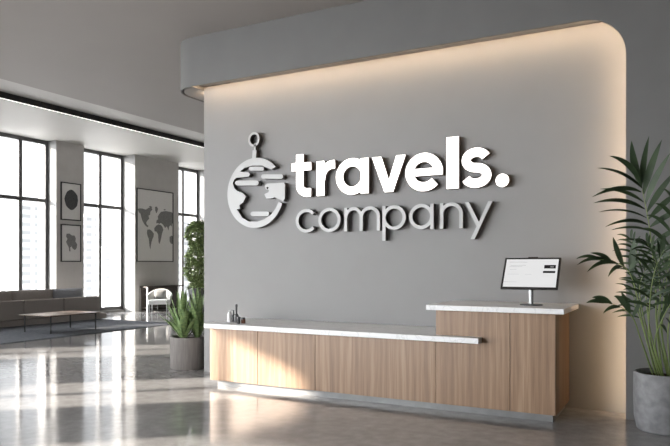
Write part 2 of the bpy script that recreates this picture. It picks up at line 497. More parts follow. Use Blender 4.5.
# warm light strip hidden behind the lip of the shell
def led():
    pts = [(-6.3, ZB + .024)]
    RO = 0.40; o_ = 0.022
    pts.append((XO - RO, ZB + .024))
    for k in range(1, 13):
        a = pi / 2 * k / 12
        pts.append((XO - RO + (RO + o_) * math.sin(a), ZB - RO + (RO + o_) * math.cos(a)))
    pts.append((XO + o_, 0.03))
    pts[0] = (-6.14, ZB + .024)
    return MB().stroke(pts, 0.026, YF + .0215, YF + .030)
tag(led().build('light_strip', M['led']), 'warm white light strip hidden behind the rounded edge of the recessed reception wall', 'light strip')
tag(MB().box(-6.168, -6.1575, 7.46, 7.93, 4.00, 4.03).build('light_strip', M['led']), 'short unseen light strip added on the left end face of the reception wall to light the rounded bulkhead', 'light strip')  # extra strip out of view, makes the soffit's left underside glow
# window wall on the left
edges = [Y1] + [v for (a, b) in WINS for v in (b, a)] + [Y0]
for i in range(0, len(edges), 2):
    hi, lo = edges[i], edges[i + 1]
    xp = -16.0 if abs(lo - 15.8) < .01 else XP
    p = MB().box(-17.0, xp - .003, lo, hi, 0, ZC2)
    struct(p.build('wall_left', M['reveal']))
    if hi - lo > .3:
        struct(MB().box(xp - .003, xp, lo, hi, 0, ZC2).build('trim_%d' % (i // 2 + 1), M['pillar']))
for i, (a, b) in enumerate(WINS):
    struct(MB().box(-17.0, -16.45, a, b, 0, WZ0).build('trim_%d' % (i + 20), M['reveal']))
    w = bpy.data.objects.new('window_%d' % (i + 1), None); w.location = (XG, (a + b) / 2, WZ0); w['org'] = tuple(w.location)
    COL.objects.link(w); struct(w)
    t = 0.10
    fr = MB()
    fr.box(XG - .05, XG + .05, a, a + t, WZ0, WZ1 + .01); fr.box(XG - .05, XG + .05, b - t, b, WZ0, WZ1 + .01)
    fr.box(XG - .05, XG + .05, a + t, b - t, WZ0, WZ0 + t); fr.box(XG - .05, XG + .05, a + t, b - t, WZ1 - t, WZ1 + .01)
    fr.build('window_frame', M['frame'], w)
    m = (a + b) / 2
    mu = MB().box(XG - .045, XG + .045, m - .055, m + .055, WZ0 + t, WZ1 - t)
    mu.build('mullion', M['frame'], w)
    tz = 3.44
    MB().box(XG - .043, XG + .043, a + t, m - .055, tz - .05, tz + .05).box(XG - .043, XG + .043, m + .055, b - t, tz - .05, tz + .05).build('transom', M['frame'], w)
    g = MB()
    for (ya, yb) in ((a + t, m - .04), (m + .04, b - t)):
        for (za, zb) in ((WZ0 + t, tz - .05), (tz + .05, WZ1 - t)):
            g.add([(XG, ya, za), (XG, yb, za), (XG, yb, zb), (XG, ya, zb)], [(0, 1, 2, 3)])
    g.build('window_pane', M['glass'], w)

# outside: distant pale towers on the ground far below
struct(MB().box(-700, -30, -200, 700, -40.5, -40).build('ground', mat('pale_ground', (0.6, 0.6, 0.6), 0.9)))
for (px0, px1, ytop, d, lab) in ((2, 17, 248, 95, 'low pale office tower behind the leftmost window'),
                                 (21.5, 44, 203, 80, 'tall pale office tower seen through the right half of the leftmost window'),
                                 (86, 101, 214, 85, 'pale office tower seen through the left half of the second window'),
                                 (104.5, 118, 247, 110, 'lower pale office tower seen through the right half of the second window'),
                                 (176, 190, 222, 90, 'pale office tower seen past the third window')):
    a = at(px0, 265, d); b = at(px1, 265, d); top = at(px0, ytop, d).z
    y0 = a.y; y1 = b.y if b.y > a.y + 2 else a.y + 6
    # face towards the windows, footprint square
    xx = (a.x + b.x) / 2; wdt = (b - a).length
    tag(MB().box(xx - wdt, xx, (a.y + b.y) / 2 - wdt * .62, (a.y + b.y) / 2 + wdt * .62, -40, top).build('office_tower', M['facade']), lab, 'building')

# ================================================================ COUNTERS
YD = 6.60
lowx0, lowx1 = -5.372, -2.333
def counter(name, label, x0, x1, ztop, seams, loc, end=None):
    t = thing(name, label, 'reception desk', loc)
    MB().box(x0 + .02, x1 - .001, YD + .022, YW - .01, .085, ztop).build('carcass', M['darkwood'] if end is None else M['oak'], t)
    xs = [x0] + seams + [x1]
    for i in range(len(xs) - 1):
        a = xs[i] + (.003 if i else 0); b = xs[i + 1] - .003
        MB().box(a, b, YD, YD + .02, .08, ztop).build('front_panel', M['oak'], t, bevel=.0015)
    return t
lc = counter('reception_desk', 'long low oak panelled reception desk under the white marble worktop', lowx0, lowx1, .750, [-4.632, -3.815], (-3.85, 6.6, 0))
MB().box(lowx0 + .06, lowx1, YD + .08, YW - .02, 0, .084).build('plinth', M['plinth'], lc)
MB().box(lowx0 - .008, lowx0 + .018, YD + .021, YW - .01, .08, .750).build('end_panel', M['reveal'], lc)
tc = counter('reception_desk', 'tall oak reception desk section at the right end, carrying the monitor', lowx1, -1.11, 1.077, [-1.552], (-1.72, 6.6, 0))
MB().box(lowx1, -1.15, YD + .08, YW - .02, 0, .084).build('plinth', M['plinth'], tc)
MB().box(-1.130, -1.108, YD + .021, YW - .01, .08, 1.077).build('end_panel', M['oak'], tc)
# worktops
def slab(pts, z0, z1):
    return MB().prism([pts], z0, z1, 'Z')
YS = 6.47
r = .05
lowp = [(-5.395 + .035, YS), (-1.838, YS), (-1.838, YD - .002), (lowx1 - .002, YD - .002), (lowx1 - .002, YW - .003), (-5.395, YW - .003), (-5.395, YS + .035)]
tag(slab(lowp, .752, .810).build('marble_worktop', M['marble'], bevel=.004), 'long low white marble worktop running past the front of the tall desk', 'worktop')
hip = [(-2.398, YS), (-1.013, YS), (-1.013, YW - .003), (-2.398, YW - .003)]
tag(slab(hip, 1.079, 1.132).build('marble_worktop', M['marble'], bevel=.004), 'short high white marble worktop under the monitor', 'worktop')

# ================================================================ MONITOR
mx, my, mz = -1.41, 6.93, 1.1325
mon = thing('monitor', 'flat touch monitor with black bezel on a slim stand on the high worktop', 'monitor', (mx, my, mz))
MB().lathe(mx - .00, my, [(.115, mz), (.115, mz + .008), (.108, mz + .011), (.02, mz + .012)], 40).build('base', M['darkmetal'], mon, smooth=True)
MB().box(mx - .022, mx + .004, my - .012, my + .012, mz + .010, 1.46).build('pole', M['steel'], mon, bevel=.003)
MB().box(mx + .0045, mx + .020, my - .010, my + .010, mz + .010, 1.46).build('pole_cover', M['black'], mon)
# tilted display
sx0, sx1 = -1.700, -1.125
B = Vector((0, 6.80, 1.306)); T_ = Vector((0, 7.015, 1.628))
upv = (T_ - B).normalized(); nrm = Vector((0, -upv.z, upv.y)); H_ = (T_ - B).length
def panel(x0, x1, v0, v1, n0, n1):
    """box on the tilted screen: x range, distance up, distance out along the normal"""
    vs = []
    for n in (n0, n1):
        for v in (v0, v1):
            for x in (x0, x1):
                p = B + upv * v + nrm * n
                vs.append((x, p.y, p.z))
    return MB().add(vs, [(0, 2, 3, 1), (4, 5, 7, 6), (0, 1, 5, 4), (2, 6, 7, 3), (0, 4, 6, 2), (1, 3, 7, 5)])
panel(sx0, sx1, 0, H_, -.022, 0).build('bezel', M['black'], mon, bevel=.005)
scr = panel(sx0 + .022, sx1 - .022, .022, H_ - .022, .0002, .0012).build('screen', M['screen'], mon)
panel(mx - .05, mx + .05, H_ - .004, H_ + .012, -.018, -.004).build('camera_bump', M['black'], mon)
W = sx1 - sx0
def ui(u0, u1, v0, v1, m, nm, n=.0022):
    return panel(sx0 + W * u0, sx0 + W * u1, H_ * v0, H_ * v1, .0013, n).build(nm, m, scr)
ui(.725, .925, .645, .755, M['screen_ink'], 'button')
ui(.715, .925, .50, .565, M['screen_ink'], 'button')
ui(.83, .89, .685, .70, M['screen_line'], 'text_line', .0028)
for (u0, u1, v) in ((.10, .42, .84), (.12, .40, .73), (.10, .34, .69), (.09, .30, .45), (.40, .52, .45), (.05, .28, .20), (.12, .24, .60)):
    ui(u0, u1, v, v + .018, M['screen_line'], 'text_line')

# ================================================================ small items on the low worktop
zt = .8105
def base_at(px, Yv):
    rr = (px - 335) / 651
    return (Yv * (C_ * rr - S_) / (S_ * rr + C_))
x = base_at(229.5, 6.78)
bt = thing('dispenser_bottle', 'white dispenser bottle, leftmost item on the low worktop', 'bottle', (x, 6.78, zt))
MB().lathe(x, 6.78, [(.026, zt), (.030, zt + .01), (.030, zt + .09), (.022, zt + .12), (.010, zt + .135), (.010, zt + .15)], 24).build('body', M['bottle_white'], bt, smooth=True)
x = base_at(233.5, 6.86)
bt = thing('pump_bottle', 'short dark metal pump bottle between the white bottle and the tall one', 'bottle', (x, 6.86, zt))
MB().lathe(x, 6.86, [(.024, zt), (.026, zt + .01), (.026, zt + .08), (.012, zt + .095), (.008, zt + .15)], 24).build('body', M['bottle_dark'], bt, smooth=True)
MB().tube([(x, 6.86, zt + .145), (x - .03, 6.86, zt + .148)], .007).build('nozzle', M['bottle_dark'], bt, smooth=True)
x = base_at(236.3, 6.78)
bt = thing('tall_bottle', 'tall slim grey metal bottle, highest item on the low worktop', 'bottle', (x, 6.78, zt))
MB().lathe(x, 6.78, [(.027, zt), (.029, zt + .01), (.029, zt + .095), (.013, zt + .115), (.013, zt + .20), (.016, zt + .205), (.016, zt + .23), (.010, zt + .235)], 24).build('body', M['bottle_dark'], bt, smooth=True)
x = base_at(238.6, 6.66)
bt = thing('glass_tumbler', 'small dark tumbler standing right of the tall slim bottle', 'cup', (x, 6.66, zt))
MB().lathe(x, 6.66, [(.020, zt), (.023, zt + .01), (.025, zt + .085), (.022, zt + .085), (.019, zt + .02)], 24).build('body', M['bottle_dark'], bt, smooth=True)
x = base_at(243.3, 6.72)
bt = thing('small_jar', 'small copper brown jar with dark lid, rightmost item on the low worktop', 'jar', (x, 6.72, zt))
MB().lathe(x, 6.72, [(.024, zt), (.028, zt + .006), (.028, zt + .045), (.024, zt + .05)], 24).build('body', M['copper'], bt, smooth=True)
MB().lathe(x, 6.72, [(.025, zt + .050), (.025, zt + .070), (.021, zt + .074)], 24).build('lid', M['bottle_dark'], bt, smooth=True)

# ================================================================ SIGN
YA, YB_ = 7.340, 7.418       # face and back of the letters
def arc(cx, cz, rx, rz, a0, a1, n=28):
    return [(cx + rx * math.cos(math.radians(a0 + (a1 - a0) * i / n)), cz + rz * math.sin(math.radians(a0 + (a1 - a0) * i / n))) for i in range(n + 1)]
def letter(name, label, strokes, glowing, group, studs):
    """strokes: (points, width, closed). A letter is a body with its face, and studs that hold it off the wall"""
    k = YA / 7.36; base = 2.447 if glowing else 1.978; sc_ = .965 if glowing else 1.0
    tr = lambda p: (p[0] * k, EYE + (base + (p[1] - base) * sc_ - EYE) * k)
    strokes = [([tr(p) for p in a], b, c) for (a, b, c) in strokes]
    studs = [tr(p) for p in studs]
    xs = [p[0] for s_ in strokes for p in s_[0]]; zs = [p[1] for s_ in strokes for p in s_[0]]
    t = thing(name, label, 'letter', ((min(xs) + max(xs)) / 2, YB_, min(zs)), group)
    mb = MB(); fc = MB()
    for i, (pts, wd, cl) in enumerate(strokes):
        e = i * .0004
        if wd is None:      # a filled outline
            mb.prism([pts], YA + e, YB_ - e); fc.prism([pts], YA - .006 - e, YA + e - .0002)
            continue
        mb.stroke(pts, wd, YA + e, YB_ - e, cl)
        fc.stroke(pts, wd - .001, YA - .006 - e, YA + e - .0002, cl)
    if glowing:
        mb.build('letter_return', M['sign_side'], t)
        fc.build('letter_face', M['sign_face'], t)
    else:
        mb.build('letter_return', M['dark_side'], t)
        fc.build('letter_face', M['sign_metal'], t)
    for (sx, sz) in studs: MB().tube([(sx, YB_ - .004, sz), (sx, YW - .0005, sz)], .008).build('wall_stud', M['darkmetal'], t)
G1, G2 = 'glowing letters of the upper word of the wall sign', 'pale grey letters of the lower word of the wall sign'
zb = 2.447; xh = .455; sw = .118
def lbl(ch, extra): return 'glowing white letter %s in the upper word of the sign, %s' % (ch, extra)
# t
letter('sign_letter', lbl('t', 'first letter'), [([(-4.485, 3.03), (-4.485, 2.60)] + arc(-4.485 + .115, 2.60, .115, .095, 180, 265, 10) + [(-4.315, zb + .058)], .112, False),
       ([(-4.612, 2.862), (-4.312, 2.862)], .105, False)], True, G1, [(-4.485, 2.9), (-4.485, 2.62)])
# r
letter('sign_letter', lbl('r', 'between t and a'), [([(-4.172, zb), (-4.172, 2.915)], .115, False),
       ([(-4.172, 2.66)] + arc(-3.99, 2.68, .165, .178, 180, 92, 14) + [(-3.958, 2.860)], .108, False)], True, G1, [(-4.172, 2.85), (-4.172, 2.52)])
# a
letter('sign_letter', lbl('a', 'between r and v'), [(arc(-3.712, zb + .232, .180, .186, 0, 360, 44)[:-1], .104, True), ([(-3.536, zb), (-3.536, 2.907)], .112, False)], True, G1, [(-3.536, 2.8), (-3.88, 2.68)])
# v
letter('sign_letter', lbl('v', 'between a and e'), [([(-3.436, 2.905), (-3.308, 2.905), (-3.206, 2.60), (-3.108, 2.905), (-2.984, 2.905), (-3.150, zb), (-3.264, zb)], None, False)], True, G1, [(-3.34, 2.82), (-3.08, 2.82)])
# e
letter('sign_letter', lbl('e', 'between v and l'), [(arc(-2.752, zb + .222, .182, .182, 0, 318, 40), .108, False), ([(-2.90, zb + .222), (-2.516, zb + .222)], .088, False)], True, G1, [(-2.92, 2.68), (-2.752, 2.49)])
# l
letter('sign_letter', lbl('l', 'tall stroke after e'), [([(-2.396, zb - .004), (-2.396, 3.070)], .150, False)], True, G1, [(-2.396, 2.98), (-2.396, 2.52)])
# s
s_pts = arc(-2.115, zb + .322, .118, .092, 22, 268, 22) + arc(-2.118, zb + .138, .125, .092, 84, -158, 22)
letter('sign_letter', lbl('s', 'last letter before the dot'), [(s_pts, .106, False)], True, G1, [(-2.23, zb + .32), (-2.0, zb + .13)])
# full stop
letter('sign_dot', 'glowing round full stop at the right end of the upper word of the sign', [(arc(-1.816, 2.507, .038, .038, 0, 360, 30)[:-1], .0755, True)], True, G1, [(-1.816, 2.53)])
zc = 1.978; w2 = .042
def lb2(ch, extra): return 'pale grey letter %s in the lower word, %s' % (ch, extra)
R2 = .135; zm = zc + .153
letter('sign_letter', lb2('c', 'first letter'), [(arc(-4.385, zm, .142, .135, 42, 318, 34), w2, False)], False, G2, [(-4.52, zm)])
letter('sign_letter', lb2('o', 'between c and m'), [(arc(-4.040, zm, .142, .135, 0, 360, 44)[:-1], w2, True)], False, G2, [(-4.18, zm), (-3.90, zm)])
letter('sign_letter', lb2('m', 'third letter'), [([(-3.803, zc), (-3.803, zc + .300)], w2, False),
       ([(-3.803, zc + .16)] + arc(-3.692, zc + .172, .108, .112, 178, 0, 20) + [(-3.584, zc)], w2, False),
       ([(-3.584, zc + .15)] + arc(-3.464, zc + .172, .118, .112, 178, 0, 20) + [(-3.346, zc)], w2, False)], False, G2, [(-3.803, zc + .2), (-3.346, zc + .1)])
letter('sign_letter', lb2('p', 'fourth letter with a descending stem'), [([(-3.272, zc - .128), (-3.272, zc + .300)], w2, False), (arc(-3.138, zm, .134, .130, 0, 360, 44)[:-1], w2, True)], False, G2, [(-3.272, zc + .2), (-3.01, zm)])
letter('sign_letter', lb2('a', 'between p and n'), [([(-2.650, zc), (-2.650, zc + .300)], w2, False), (arc(-2.785, zm, .134, .130, 0, 360, 44)[:-1], w2, True)], False, G2, [(-2.650, zc + .2), (-2.91, zm)])
letter('sign_letter', lb2('n', 'between a and y'), [([(-2.530, zc), (-2.530, zc + .300)], w2, False),
       ([(-2.530, zc + .15)] + arc(-2.412, zc + .170, .118, .114, 178, 0, 20) + [(-2.294, zc)], w2, False)], False, G2, [(-2.530, zc + .2), (-2.294, zc + .1)])
letter('sign_letter', lb2('y', 'last letter with a slanting tail'), [([(-2.248, zc + .298), (-2.200, zc + .298), (-2.084, zc + .066), (-1.976, zc + .298), (-1.928, zc + .298), (-2.134, zc - .128), (-2.182, zc - .128), (-2.110, zc + .016)], None, False)], False, G2, [(-2.21, zc + .26), (-1.97, zc + .26)])

# globe emblem, traced in crop coordinates (220 + u/3.567, 125 + v/3.567)
def lp(pts):
    out = []
    for (u_, v_) in pts:
        p = onwall(220 + u_ / 3.567, 125 + v_ / 3.567, YA)
        out.append((p.x, p.z))
    return out
logo = thing('wall_emblem', 'pale grey round globe emblem with a hanging loop left of the lettering', 'emblem', (-5.2, YB_, 2.05))
cxl, czl, Rl = -5.190, 2.538, .470
outer = arc(cxl, czl, Rl, Rl * 1.02, 44, 340, 60)
inner = lp([(210, 274), (200, 297), (184, 318), (160, 336), (135, 345), (103, 344), (80, 331), (66, 308), (60, 301), (72, 298), (70, 286), (84, 275), (93, 255), (80, 242), (62, 236), (52, 226), (46, 208), (52, 194), (60, 188),
            (103, 184), (108, 176), (103, 169), (72, 166), (88, 153), (115, 145), (150, 145), (184, 158)])
def emb(name, fn):
    """dark return with a pale face plate as its sub-part"""
    q = fn(MB(), YA, YB_).build(name, M['dark_side'], logo)
    fn(MB(), YA - .007, YA - .0003).build('face_plate', M['sign_metal'], q)
emb('globe_ring', lambda m, a, b: m.prism([outer + inner], a, b))
def pill(u0, u1, v0, v1):
    r_ = (v1 - v0) / 2; pts = []
    for k in range(9):
        a = math.radians(-90 + 180 * k / 8); pts.append((u1 - r_ + r_ * math.cos(a), (v0 + v1) / 2 + r_ * math.sin(a)))
    for k in range(9):
        a = math.radians(90 + 180 * k / 8); pts.append((u0 + r_ + r_ * math.cos(a), (v0 + v1) / 2 + r_ * math.sin(a)))
    return lp(pts)
for (a_, b_, c_, d_) in ((104, 158, 149, 163), (55, 139, 198, 216), (148, 226, 176, 192), (110, 176, 309, 325)):
    emb('globe_bar', lambda m, a, b: m.prism([pill(a_, b_, c_, d_)], a - .0008, b))
hole = lp([(166, 224), (170, 220), (175, 224), (171, 229)])
land = lp([(160, 218), (168, 209), (229, 206), (233, 214), (232, 262), (226, 272), (214, 266), (196, 258), (182, 262), (166, 262), (159, 247), (174, 240), (176, 232), (164, 230)])
emb('globe_landmass', lambda m, a, b: m.prism([land, hole], a, b))
emb('hanging_loop', lambda m, a, b: m.stroke(arc(-5.210, 3.272, .078, .085, 0, 360, 36)[:-1], .030, a, b, True))
p1 = lp([(127, 64), (124, 95)]); p2 = lp([(124, 90), (122, 122)])
emb('hanging_stem', lambda m, a, b: m.stroke(p1, .026, a, b).stroke(p2, .062, a + .0004, b))
for (u_, v_) in ((40, 250), (120, 355), (200, 235), (150, 130)):
    (sx, sz), = lp([(u_, v_)]); MB().tube([(sx, YB_ - .004, sz), (sx, YW - .0005, sz)], .008).build('wall_stud', M['darkmetal'], logo)

# ================================================================ CEILING LIGHT
cl = thing('linear_ceiling_light', 'long black linear light with glowing underside on the raised ceiling', 'ceiling light', (-12.7, 8.0, 5.08))
MB().box(-12.76, -12.66, -4.0, 20.0, 5.065, ZC2 - .001).build('housing', M['black'], cl)
MB().box(-12.69, -12.662, -3.99, 19.99, 5.055, 5.0645).build('diffuser', M['diffuser'], cl)

# ================================================================ LOUNGE
tag(MB().box(-15.6, -11.78, 6.4, 13.2, 0.0005, .014).build('area_rug', M['rug'], bevel=.004), 'large flat blue grey rug under the coffee table and sofa', 'rug')
sf = thing('sofa', 'long low taupe modular sofa seen from behind by the tall windows', 'sofa', (-15.2, 10.8, 0.0145))
ys = [8.36, 9.56, 10.76, 11.96, 13.2]
MB().box(-15.62, -14.72, 8.36, 13.44, .0145, .17).build('base', M['fabric'], sf, bevel=.015)
for i in range(4):
    MB().box(-14.90, -14.70, ys[i] + .006, ys[i + 1] - .006, .172, .66).build('backrest', M['fabric'], sf, bevel=.03, seg=3)
    MB().box(-15.62, -14.905, ys[i] + .006, ys[i + 1] - .006, .172, .42).build('seat', M['fabric'], sf, bevel=.03, seg=3)
for i, (a, b) in enumerate(((8.2, 9.42), (9.415, 10.65), (10.645, 11.86), (11.855, 12.84))):
    def puff(y0_, y1_, x0_, x1_, z0_, z1_, mat_, nm, par):
        vs = []; fs = []; NU, NV = 12, 10
        for sgn in (0, 1):
            for i_ in range(NU + 1):
                for j_ in range(NV + 1):
                    u_ = i_ / NU; v_ = j_ / NV
                    bul = (1 - (2 * u_ - 1) ** 4) * (1 - (2 * v_ - 1) ** 4)
                    hx = (x1_ - x0_) / 2 * (0.25 + .75 * bul) if 0 < i_ < NU and 0 < j_ < NV else (x1_ - x0_) * .06
                    vs.append(((x0_ + x1_) / 2 + (hx if sgn else -hx), y0_ + (y1_ - y0_) * u_, z0_ + (z1_ - z0_) * v_))
        n_ = (NU + 1) * (NV + 1)
        for i_ in range(NU):
            for j_ in range(NV):
                a_ = i_ * (NV + 1) + j_; b_ = a_ + NV + 1
                fs += [(a_, b_, b_ + 1, a_ + 1), (a_ + n_, a_ + 1 + n_, b_ + 1 + n_, b_ + n_)]
        rim = [i_ * (NV + 1) for i_ in range(NU + 1)] + [NU * (NV + 1) + j_ for j_ in range(1, NV + 1)] + [i_ * (NV + 1) + NV for i_ in range(NU - 1, -1, -1)] + [j_ for j_ in range(NV - 1, 0, -1)]
        for k in range(len(rim)):
            a_, b_ = rim[k], rim[(k + 1) % len(rim)]
            fs.append((a_, b_, b_ + n_, a_ + n_))
        return MB().add(vs, fs).build(nm, mat_, par, smooth=True, angle=60)
    puff(a, b, -15.16, -14.91, .422, .90, M['fabric'] if i < 3 else M['fabric2'], 'back_cushion', sf)

ct = thing('coffee_table', 'low rectangular coffee table with thin brown top and slim dark legs on the rug', 'coffee table', (-12.8, 10.55, .0145))
MB().box(-13.36, -12.35, 9.65, 11.1, .405, .425).build('table_top', M['table_top'], ct, bevel=.003)
for (x, y) in ((-13.3, 9.75), (-12.42, 9.75), (-13.3, 11.0), (-12.42, 11.0)):
    MB().box(x - .011, x + .011, y - .011, y + .011, .0145, .404).build('leg', M['darkmetal'], ct)
for yr in (9.742, 10.992): MB().box(-13.289, -12.431, yr, yr + .015, .385, .404).build('rail', M['darkmetal'], ct)

# console by the map pillar, armchair and side table
cs = thing('console_table', 'low dark wooden console against the pillar under the world map', 'console', (-15.75, 16.9, 0))
MB().box(-15.97, -15.62, 15.98, 17.75, .80, .84).build('top', M['darkwood'], cs, bevel=.003)
MB().box(-15.97, -15.90, 16.0, 17.73, .02, .80).build('back_panel', M['darkwood'], cs)
for y in (15.99, 17.70):
    for x in (-15.94, -15.64):
        MB().box(x - .018, x + .018, y - .01, y + .03, 0, .80).build('leg', M['steel'], cs)
MB().box(-15.90, -15.66, 16.02, 17.70, .10, .13).build('shelf', M['darkwood'], cs)

def xf(mb, cx, cy, ang):
    ca, sa = math.cos(ang), math.sin(ang)
    mb.v = [(cx + x * ca - y * sa, cy + x * sa + y * ca, z) for (x, y, z) in mb.v]
    return mb
def armchair(cx, cy, ang, label, fab):
    ch = thing('armchair', label, 'armchair', (cx, cy, 0), None)
    # local: faces -y, width along x
    xf(MB().box(-.30, .30, -.36, .28, .30, .45), cx, cy, ang).build('seat', fab, ch, bevel=.04, seg=3)
    b = MB()
    prof = []
    # wrap-round shell: back and flared arms
    n = 18; vs = []; fs = []
    for k in range(n + 1):
        a = math.radians(-20 + 220 * k / n)
        c, s_ = math.cos(a), math.sin(a)
        rx, ry = .34, .34
        h = .58 + .20 * max(0, s_) ** 1.2
        fl = 1.20
        for (rr, zz) in ((1.0, .27), (fl, h), (fl * .86, h + .005), (.86, .30)):
            vs.append((rx * rr * c, ry * rr * s_ - .0, zz))
    for k in range(n):
        a = 4 * k; q = a + 4
        for j in range(4): fs.append((a + j, q + j, q + (j + 1) % 4, a + (j + 1) % 4))
    fs += [(0, 1, 2, 3), (4 * n + 3, 4 * n + 2, 4 * n + 1, 4 * n)]
    xf(MB().add(vs, fs), cx, cy, ang).build('backrest', fab, ch, smooth=True, bevel=.02)
    for (x, y) in ((-.27, -.31), (.27, -.31), (-.27, .23), (.27, .23)):
        xf(MB().add([(x - .018, y - .018, .31), (x + .018, y - .018, .31), (x + .018, y + .018, .31), (x - .018, y + .018, .31),
                     (x - .012, y - .012, 0), (x + .012, y - .012, 0), (x + .012, y + .012, 0), (x - .012, y + .012, 0)],
                    [(0, 1, 2, 3), (7, 6, 5, 4), (0, 4, 5, 1), (1, 5, 6, 2), (2, 6, 7, 3), (3, 7, 4, 0)]), cx, cy, ang).build('leg', M['steel'] if fab is M['white_fabric'] else M['darkmetal'], ch)
    return ch
armchair(-14.85, 15.72, math.radians(35), 'white upholstered armchair with slim legs in front of the dark console', M['white_fabric'])
cu = MB()
ca, sa = math.cos(math.radians(35)), math.sin(math.radians(35))
vs = []; fs = []
for sgn in (0, 1):
    for i_ in range(9):
        for j_ in range(9):
            u_ = i_ / 8; v_ = j_ / 8
            bul = (1 - (2 * u_ - 1) ** 4) * (1 - (2 * v_ - 1) ** 4)
            hy = .008 + .05 * bul
            vs.append((-.19 + .38 * u_, .10 + .09 * v_ + (hy if sgn else -hy), .452 + .30 * v_))
for i_ in range(8):
    for j_ in range(8):
        a_ = i_ * 9 + j_; b_ = a_ + 9
        fs += [(a_, b_, b_ + 1, a_ + 1), (a_ + 81, a_ + 82, b_ + 82, b_ + 81)]
rim = [i_ * 9 for i_ in range(9)] + [72 + j_ for j_ in range(1, 9)] + [i_ * 9 + 8 for i_ in range(7, -1, -1)] + [j_ for j_ in range(7, 0, -1)]
for k in range(len(rim)):
    a_, b_ = rim[k], rim[(k + 1) % len(rim)]; fs.append((a_, b_, b_ + 81, a_ + 81))
xf(cu.add(vs, fs), -14.85, 15.72, math.radians(35))
tag(cu.build('cushion', mat('grey_cushion', (0.26, 0.255, 0.25), .9), smooth=True, angle=60), 'small grey scatter cushion on the white armchair', 'cushion')
p = at(157.6, 311, 1.55 * 651 / 46.5)
sd = thing('side_table', 'slim white pedestal side table in front of the white armchair', 'side table', (p.x, p.y, 0))
MB().lathe(p.x, p.y, [(.13, 0), (.13, .012), (.02, .02)], 24).build('base', M['reveal'], sd, smooth=True)
MB().lathe(p.x, p.y, [(.014, .018), (.014, .60)], 12).build('pole', M['reveal'], sd, smooth=True)
MB().lathe(p.x, p.y, [(.15, .60), (.15, .62), (.145, .625)], 24).build('table_top', M['reveal'], sd, smooth=True)
tag(MB().lathe(p.x, p.y, [(.045, .6255), (.055, .64), (.06, .74), (.054, .74), (.048, .65)], 20).build('white_cup', M['bottle_white'], smooth=True), 'white cup standing on the slim side table', 'cup')

# posters
def poster(name, label, xp, y0, y1, z0, z1, shapes, ink):
    t = thing(name, label, 'framed picture', (xp, (y0 + y1) / 2, z0))
    f = .028
    MB().prism([[(y0, z0), (y1, z0), (y1, z1), (y0, z1)], [(y0 + f, z0 + f), (y1 - f, z0 + f), (y1 - f, z1 - f), (y0 + f, z1 - f)]], xp + .001, xp + .035, 'X').build('picture_frame', M['black'], t)
    MB().box(xp + .001, xp + .016, y0 + f, y1 - f, z0 + f, z1 - f).build('print', M['paper'], t)
    mb = MB()
    for s_ in shapes:
        mb.prism([[(y0 + (y1 - y0) * u_, z1 - (z1 - z0) * v_) for (u_, v_) in s_]], xp + .0162, xp + .0175, 'X')
    mb.build('printed_shape', ink, t)
def N(pts, x0, x1, y0, y1): return [((a - x0) / (x1 - x0), (b - y0) / (y1 - y0)) for (a, b) in pts]
mapb = (37, 228, 55, 430)
mp = [
 N([(42,162),(52,158),(66,158),(82,162),(98,150),(110,146),(116,158),(106,170),(104,186),(96,192),(100,206),(90,218),(84,228),(88,240),(96,244),(92,252),(82,246),(74,236),(66,222),(60,204),(56,186),(46,176)], *mapb),
 N([(90,264),(102,262),(114,270),(124,284),(122,298),(116,312),(112,326),(108,346),(106,366),(101,350),(99,326),(97,310),(91,296),(88,280)], *mapb),
 N([(130,142),(140,140),(146,152),(142,166),(137,176),(131,162)], *mapb),
 N([(98,142),(108,140),(116,146),(106,152)], *mapb),
 N([(136,240),(148,232),(162,236),(170,246),(174,260),(168,276),(164,296),(160,314),(154,336),(148,326),(147,304),(146,286),(138,272),(127,270),(126,254)], *mapb),
 N([(136,228),(138,212),(146,206),(144,192),(152,178),(160,166),(172,162),(188,158),(206,160),(222,162),(227,172),(227,216),(222,224),(220,240),(214,232),(206,240),(202,262),(196,246),(190,240),(184,250),(178,240),(170,230),(160,224),(152,230),(146,226)], *mapb),
 N([(208,296),(218,288),(227,290),(227,332),(216,332),(208,318)], *mapb),
 N([(176,150),(186,148),(186,154),(178,156)], *mapb),
]
poster('world_map_picture', 'large framed grey world map on the pillar above the dark console', -16.0, 15.86, 17.60, 1.66, 4.11, mp, M['ink_grey'])
ov = [(.52 + .335 * math.cos(2*pi*k/36) * (1 + .03 * math.sin(5*k)), .45 + .265 * math.sin(2*pi*k/36) * (1 + .03 * math.cos(7*k))) for k in range(36)]
poster('framed_print', 'upper framed print with a dark circle on the pillar behind the sofa', XP, 13.05, 13.77, 2.885, 4.005, [ov], M['ink_dark'])
b2 = N([(160,286),(172,284),(184,292),(196,292),(202,304),(200,318),(208,330),(206,346),(198,356),(188,350),(182,340),(176,346),(178,362),(172,362),(170,344),(164,334),(158,322),(164,308),(158,298)], 135, 225, 245, 408)
poster('framed_print', 'lower framed print with a grey blotch shape on the pillar behind the sofa', XP, 13.05, 13.77, 1.645, 2.757, [b2], M['ink_grey'])

# ================================================================ PLANTS
def pot_profile(r, h, rb, th=.03, soil=.06):
    return [(rb - .012, 0), (rb, .012), (r, h - .01), (r - .006, h), (r - th, h), (r - th - .002, h - soil - .03)]
